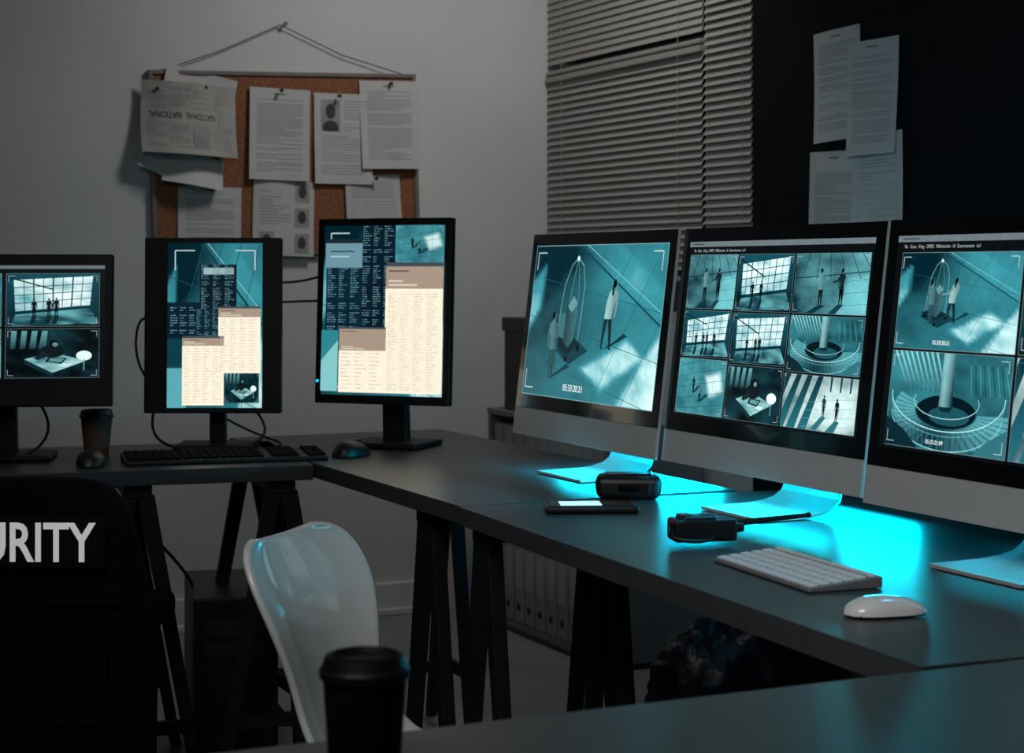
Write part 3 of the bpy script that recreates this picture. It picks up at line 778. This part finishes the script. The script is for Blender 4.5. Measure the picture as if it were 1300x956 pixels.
# ---------------------------------------------------------------- small things on the desks
e = thing('coffee_cup', 'brown paper coffee cup with black lid', 'cup', (.935, 4.31, TZ))
b = B(); b.lathe([(.027, 0), (.0285, .002), (.037, .088), (.0385, .09), (.037, .091)]); b.obj('cup_body', M['cup'], e, smooth=True)
b = B(); b.lathe([(.040, .088), (.0405, .094), (.038, .096), (.036, .106), (.034, .107), (.031, .103)]); b.obj('cup_lid', M['black'], e, smooth=False)
e = thing('travel_mug', 'dark lidded travel cup standing on a desk edge', 'cup', (.562, 1.503, TZ))
b = B(); b.lathe([(.030, 0), (.032, .003), (.037, .08), (.038, .083)]); b.obj('cup_body', M['fabric'], e, smooth=True)
b = B(); b.lathe([(.040, .080), (.0405, .087), (.038, .090), (.035, .099), (.030, .101), (.028, .096)]); b.obj('cup_lid', M['bezel'], e)

e = thing('smartphone', 'black smartphone lying with lit white screen', 'phone', (1.53, 2.92, TZ), math.radians(-22))
b = B(); b.box((0, 0, .007), (.168, .08, .013)); b.obj('phone_body', M['black'], e, bevel=.005, seg=3)
b = B(); b.box((0, 0, .0140), (.15, .068, .0006)); b.obj('phone_glass', M['blackg'], e)
b = B(); b.box((-.02, 0, .0146), (.075, .058, .0005)); b.obj('phone_display', M['phone'], e)

e = thing('radio_charger', 'rounded black charging device standing on the desk', 'device', (1.682, 3.055, TZ), math.radians(-25-4))
b = B(); b.beam((0, 0, 0), (0, 0, .046), .122, .07, .13, .075); b.obj('device_body', M['black'], e, bevel=.016, seg=4)
b = B(); b.box((0, .0, .047), (.09, .045, .004)); b.obj('device_top', M['blackg'], e, bevel=.0015)
b = B(); b.box((.01, -.0365, .024), (.06, .003, .016)); b.obj('device_panel', M['blackg'], e, bevel=.001)

e = thing('walkie_talkie', 'black handheld radio lying with antenna extended', 'radio', (1.52, 2.515, TZ), math.radians(-14))
b = B(); b.box((0, 0, .021), (.105, .052, .036)); b.box((-.01, 0, .032), (.06, .046, .024)); b.obj('radio_body', M['black'], e, bevel=.006, seg=3)
b = B(); b.cyl((.045, .008, .026), (.066, .010, .028), .009, .007, 14); b.cyl((.066, .010, .028), (.185, .016, .036), .0055, .0035, 12); b.cyl((.185, .016, .036), (.19, .016, .0364), .005, .004, 12)
b.obj('antenna', M['black'], e, smooth=False)
b = B(); b.cyl((.05, -.014, .024), (.064, -.014, .024), .008, .007, 14); b.obj('volume_knob', M['black'], e)
b = B()
for i in range(5): b.box((.0+i*.006, -.0, .0445), (.003, .03, .001))
b.box((-.03, 0, .0445), (.02, .03, .0015)); b.obj('speaker_grille', M['blackg'], e)
tube('carry_strap', [(-.05, .0, .03), (-.062, -.01, .022), (-.06, -.03, .012), (-.03, -.042, .006), (.0, -.036, .006), (.01, -.028, .012)], .003, M['black'], e)

# ---------------------------------------------------------------- white shell chair
def shell_chair():
    e = thing('shell_chair', 'white moulded plastic shell chair with glossy curved backrest', 'chair', (1.005, 2.265, 0), math.radians(44.5))
    prof = [(-.24, .435, .17), (-.21, .452, .195), (-.1, .438, .205), (.02, .432, .205), (.11, .438, .19), (.165, .465, .155), (.200, .515, .135), (.218, .56, .128), (.228, .60, .132), (.236, .64, .146), (.250, .685, .164), (.268, .725, .172), (.285, .757, .166), (.296, .780, .151), (.303, .795, .125), (.306, .802, .088)]
    nu = 20; vs = []; fs = []; n = len(prof)
    for i, (y, z, hw) in enumerate(prof):
        a, c_ = prof[max(0, i-1)], prof[min(n-1, i+1)]
        t = Vector((c_[0]-a[0], c_[1]-a[1])).normalized(); nn = Vector((-t.y, t.x))
        cup = .045 if 3 <= i <= 6 else .036
        for j in range(nu+1):
            u = -1+2*j/nu; k = cup*abs(u)**2.2*(hw/.18)
            vs.append((u*hw, y+nn.x*k, z+nn.y*k))
    for i in range(n-1):
        for j in range(nu):
            a = i*(nu+1)+j; fs.append((a, a+1, a+nu+2, a+nu+1))
    b = B(); b._add(vs, fs); o = b.obj('seat_shell', M['shell'], e, smooth=True)
    sm = o.modifiers.new('thick', 'SOLIDIFY'); sm.thickness = .012; sm.offset = 0
    s2 = o.modifiers.new('sub', 'SUBSURF'); s2.levels = 2; s2.render_levels = 2
    b = B(); b.box((0, -.02, .415), (.2, .2, .012)); b.obj('seat_bracket', M['black'], e)
    for sx in (-1, 1):
        for sy in (-1, 1):
            b = B(); b.cyl((sx*.2, sy*.2-.02, 0), (sx*.09, sy*.09-.02, .415), .009, .013, 14); b.obj('leg', M['alu'], e)
shell_chair()

# ---------------------------------------------------------------- dark chair with the vest
CX, CY, CR = .62, 3.575, math.radians(-27)
e = thing('task_chair', 'dark task chair with a security vest draped over it', 'chair', (CX, CY, 0), CR)
b = B(); b.box((0, .22, .46), (.44, .42, .06)); b.obj('seat', M['fabric'], e, bevel=.02, seg=3)
b = B(); b.box((0, .0, .62), (.36, .03, .22)); b.obj('backrest', M['fabric'], e, bevel=.012, seg=3)
b = B(); b.beam((0, .02, .44), (0, .02, .56), .07, .02); b.obj('back_support', M['black'], e)
b = B(); b.cyl((0, .22, .08), (0, .22, .43), .025, n=16); b.obj('gas_column', M['black'], e)
b = B()
for i in range(5):
    a = 2*pi*i/5+.3; b.beam((.26*math.cos(a), .22+.26*math.sin(a), .065), (.26*math.cos(a), .22+.26*math.sin(a), .085), .04, .04)
    b.cyl((0, .22, .08), (.28*math.cos(a), .22+.28*math.sin(a), .075), .025, .016, 10)
b.obj('star_base', M['black'], e)
for i in range(5):
    a = 2*pi*i/5+.3; x, y = .27*math.cos(a), .22+.27*math.sin(a)
    b = B(); b.cyl((x-.018, y, .028), (x+.018, y, .028), .028, n=16); b.obj('caster', M['black'], e)

e = thing('security_vest', 'black security vest with white lettering draped over a chair', 'vest', (CX, CY, .20), CR)
b = B(); rings = [(0, .272, .075), (.1, .272, .085), (.2, .270, .086), (.3, .264, .085), (.38, .256, .08), (.46, .236, .072), (.52, .215, .06), (.56, .19, .05), (.572, .16, .036), (.578, .12, .022)]
n = 56; vs = []
for k_, (z, a_, c_) in enumerate(rings):
    for i in range(n):
        t = 2*pi*i/n; ct, st = math.cos(t), math.sin(t)
        x = a_*abs(ct)**.7*(1 if ct > 0 else -1); y = c_*abs(st)**.75*(1 if st > 0 else -1)
        w = .010*noise.noise(Vector((x*14, y*9, z*9)))+.006*noise.noise(Vector((x*30, y*20, z*16)))
        s_ = 1+w/max(.05, abs(x)+abs(y)) if k_ < 8 else 1
        vs.append((x*s_, y*(1+w*12), z))
fs = [(k_*n+i, k_*n+(i+1) % n, (k_+1)*n+(i+1) % n, (k_+1)*n+i) for k_ in range(len(rings)-1) for i in range(n)]
fs.append(tuple(range((len(rings)-1)*n, len(rings)*n)))
b._add(vs, fs); b.obj('vest_body', M['fabric'], e, smooth=True)
b = B(); b.box((0.005, -.094, .468), (.385, .006, .098)); b.obj('name_patch', M['patch'], e, bevel=.002)
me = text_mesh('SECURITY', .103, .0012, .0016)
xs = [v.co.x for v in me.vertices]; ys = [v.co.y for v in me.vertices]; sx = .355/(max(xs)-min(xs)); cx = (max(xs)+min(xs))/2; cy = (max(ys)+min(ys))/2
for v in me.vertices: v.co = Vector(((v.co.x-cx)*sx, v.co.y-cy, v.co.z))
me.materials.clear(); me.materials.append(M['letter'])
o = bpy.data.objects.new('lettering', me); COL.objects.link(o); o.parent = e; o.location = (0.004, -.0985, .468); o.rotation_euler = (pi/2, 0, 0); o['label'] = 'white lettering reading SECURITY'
for sx in (-1, 1):
    b = B(); b.box((sx*.12, -.082, .2), (.16, .02, .16)); b.obj('pocket', M['fabric'], e, bevel=.006)
    b = B(); b.box((sx*.12, -.090, .275), (.165, .008, .05)); b.obj('pocket_flap', M['fabric'], e, bevel=.003)
b = B(); b.box((0, -.084, .36), (.44, .006, .025)); b.obj('webbing_strap', M['fabric'], e, bevel=.001)

# ---------------------------------------------------------------- background furniture
e = thing('pc_tower', 'black computer tower under the desk', 'computer', (1.28, 4.38, 0), math.radians(-12))
b = B(); b.box((0, 0, .205), (.2, .42, .39)); b.obj('case', M['black'], e, bevel=.004)
b = B(); b.box((0, -.214, .205), (.196, .01, .385)); b.obj('front_panel', M['bezel'], e, bevel=.003)
b = B(); b.box((0, -.22, .33), (.15, .004, .04)); b.box((0, -.22, .28), (.15, .004, .03)); b.obj('drive_bay', M['black'], e, bevel=.001)
b = B(); b.box((.0, 0, .005), (.16, .36, .01)); b.obj('tower_foot', M['black'], e)

SYC = 5.09
e = thing('shelf_unit', 'low pale shelf unit holding rows of binders', 'shelf', (2.66, SYC, 0))
b = B(); b.box((0, 0, .71), (.33, .84, .02)); b.obj('top_panel', M['shelf'], e, bevel=.002)
for z in (.03, .37):
    b = B(); b.box((0, 0, z), (.31, .80, .02)); b.obj('shelf_board', M['shelf'], e)
for y in (-.41, .41):
    b = B(); b.box((0, y, .36), (.32, .02, .68)); b.obj('side_panel', M['shelf'], e)
b = B(); b.box((.155, 0, .36), (.008, .80, .66)); b.obj('back_panel', M['shelf'], e)
b = B(); b.box((0, 0, .01), (.28, .76, .02)); b.obj('plinth', M['shelf'], e)
base = None
for z0 in (.041, .381):
    y = SYC+.385
    while y > SYC-.33:
        if base is None:
            rt = thing('ring_binder', 'pale grey ring binder standing on the shelf unit', 'binder', (2.64, y-.036, z0), group='ring binders on the shelf unit')
            b = B(); b.box((0, 0, .145), (.27, .066, .29)); c1 = b.obj('binder_cover', M['binder'], rt, bevel=.004)
            b = B(); b.box((-.1365, 0, .17), (.002, .045, .12)); c2 = b.obj('spine_label', M['paper'], rt)
            b = B(); b.cyl((-.1355, 0, .05), (-.138, 0, .05), .012, n=14); c3 = b.obj('finger_ring', M['black'], rt)
            base = (rt, c1, c2, c3)
        else:
            rt = base[0].copy(); COL.objects.link(rt); rt.location = (2.64, y-.036, z0)
            for ch in base[1:]:
                q = ch.copy(); COL.objects.link(q); q.parent = rt
        y -= .078
e = thing('storage_box', 'black lidded storage box on top of the shelf', 'box', (2.64, 5.25, .721))
b = B(); b.box((0, 0, .13), (.27, .29, .26)); b.obj('box_body', M['black'], e, bevel=.004)
b = B(); b.box((0, 0, .28), (.285, .305, .045)); b.obj('box_lid', M['black'], e, bevel=.006)

b = B(); bmesh.ops.create_icosphere(b.bm, subdivisions=5, radius=1)
for v in b.bm.verts:
    p = v.co.copy(); f = 1+.22*noise.noise(p*2.2)+.14*abs(noise.noise(p*5))+.07*noise.noise(p*11)
    z = p.z*.18*f+.18; rr = f*(1.0 if z < .24 else 1-1.6*(z-.24))
    v.co = Vector((p.x*.15*rr, p.y*.14*rr, max(.002, z)))
o = b.obj('plastic_bag', M['bag'], None, (2.22, 3.62, 0), smooth=True); topmark(o, 'crumpled blue-grey plastic bag on the floor under desk', 'bag')

e = thing('wall_socket', 'small white double power socket at skirting height', 'socket', (2.14, 5.769, .066))
b = B(); b.box((0, -.005, 0), (.10, .01, .05)); b.obj('socket_plate', M['trim'], e, bevel=.003)
for x in (-.025, .025):
    b = B(); b.cyl((x, -.009, 0), (x, -.0115, 0), .013, n=20); b.obj('socket_outlet', M['ink'], e)

G = 'black cables around the monitors'
def cable(pts, r, lab): topmark(tube('cable', pts, r, M['bezel']), lab, 'cable', G)
cable([(1.33, 4.29, 1.16), (1.42, 4.33, 1.13), (1.5, 4.34, 1.16), (1.60, 4.26, 1.20)], .003, 'black cable sagging between two portrait monitors')
cable([(1.33, 4.29, 1.10), (1.40, 4.35, 1.095), (1.5, 4.36, 1.105), (1.62, 4.27, 1.10)], .003, 'black cable running between two portrait monitors')
cable([(1.10, 4.36, 1.05), (1.06, 4.38, 1.08), (1.035, 4.37, 1.02), (1.05, 4.38, .93), (1.10, 4.38, .88)], .003, 'black cable looping behind a portrait monitor')
cable([(1.12, 4.40, .90), (1.06, 4.36, .80), (1.08, 4.25, .748), (1.2, 4.22, .748), (1.35, 4.28, .75), (1.38, 4.38, .80), (1.32, 4.40, .86)], .0035, 'black cable looping around a monitor stand')
cable([(1.2, 4.42, .86), (1.3, 4.36, .78), (1.42, 4.30, .748), (1.36, 4.22, .748), (1.28, 4.2, .748)], .003, 'thin black cable curling on the desk')
cable([(.76, 4.34, .92), (.84, 4.33, .84), (.82, 4.30, .76), (.74, 4.22, .748), (.66, 4.18, .748)], .0035, 'black cable hanging from a landscape monitor')
cable([(.98, 4.6, .70), (1.02, 4.5, .60), (1.12, 4.36, .50), (1.16, 4.30, .43), (1.18, 4.36, .404)], .004, 'black cable hanging under the desk to computer tower')
cable([(1.0, 4.62, .70), (.98, 4.55, .40), (1.02, 4.45, .12), (1.1, 4.3, .01), (1.0, 4.1, .008), (1.2, 4.0, .008)], .004, 'black cable hanging from the desk to floor')

# ---------------------------------------------------------------- lights
def area(name, loc, target, size, sy, power, col, spread=pi):
    l = bpy.data.lights.new(name, 'AREA'); l.shape = 'RECTANGLE'; l.size = size; l.size_y = sy; l.energy = power; l.color = col; l.spread = spread
    o = bpy.data.objects.new(name, l); COL.objects.link(o); o.location = loc
    o.rotation_euler = (Vector(target)-Vector(loc)).to_track_quat('-Z', 'Y').to_euler(); return o
area('ceiling_lamp', (2.35, 4.5, 2.75), (2.15, 5.5, 1.5), .35, .35, 6.6, (1, .985, .965), math.radians(150))
area('added_room_fill', (-.2, .9, 2.5), (1.7, 2.6, .8), 1.0, 1.0, 7, (1, .99, .98), math.radians(90))  # added fill that lifts the computer chins and white chair, no real fixture
for y, x in ((3.41, 1.784), (2.755, 1.797), (2.055, 1.765)):
    area('desk_led_lamp', (x+.010, y, TZ+.088), (x-.16, y, TZ), .34, .02, 1.9 if y > 2.2 else .25, (0, .72, 1.0))
    area('rear_strip_lamp', (2.00, y, TZ+.050), (1.5, y, TZ+.03), .34, .04, 3.2 if y > 2.2 else .8, (0, .70, 1.0))
for y, p in ((3.2, 70), (2.65, 80), (2.15, 30)):  # added spots that spread the cyan glow over the desk, no real fixtures
    sp = bpy.data.lights.new('added_cyan_wash', 'SPOT'); sp.energy = p; sp.color = (0, .60, 1); sp.spot_size = math.radians(30); sp.spot_blend = 1; sp.shadow_soft_size = .08
    o = bpy.data.objects.new('added_cyan_wash', sp); COL.objects.link(o); o.location = (2.25, y+.25, 2.0)
    o.rotation_euler = (Vector((1.66, y, .74))-o.location).to_track_quat('-Z', 'Y').to_euler()

wd = bpy.data.worlds.new('World'); sc.world = wd; wd.use_nodes = True
bg = wd.node_tree.nodes['Background']; bg.inputs[0].default_value = (.88, .93, 1, 1); bg.inputs[1].default_value = .0065

# ---------------------------------------------------------------- camera
cd = bpy.data.cameras.new('camera'); cam = bpy.data.objects.new('camera', cd); COL.objects.link(cam)
cam.location = (0, 0, 1.18); cam.rotation_euler = (pi/2, 0, -math.radians(25.155))
cd.sensor_fit = 'HORIZONTAL'; cd.sensor_width = 36; cd.lens = 2300/1300*36
cd.shift_y = -(478-342)/1300
cd.dof.use_dof = True; cd.dof.focus_distance = 3.3; cd.dof.aperture_fstop = 8
cd.clip_start = .05
sc.camera = cam
try:
    sc.view_settings.view_transform = 'Standard'; sc.view_settings.look = 'None'
except Exception as ex: print(ex)
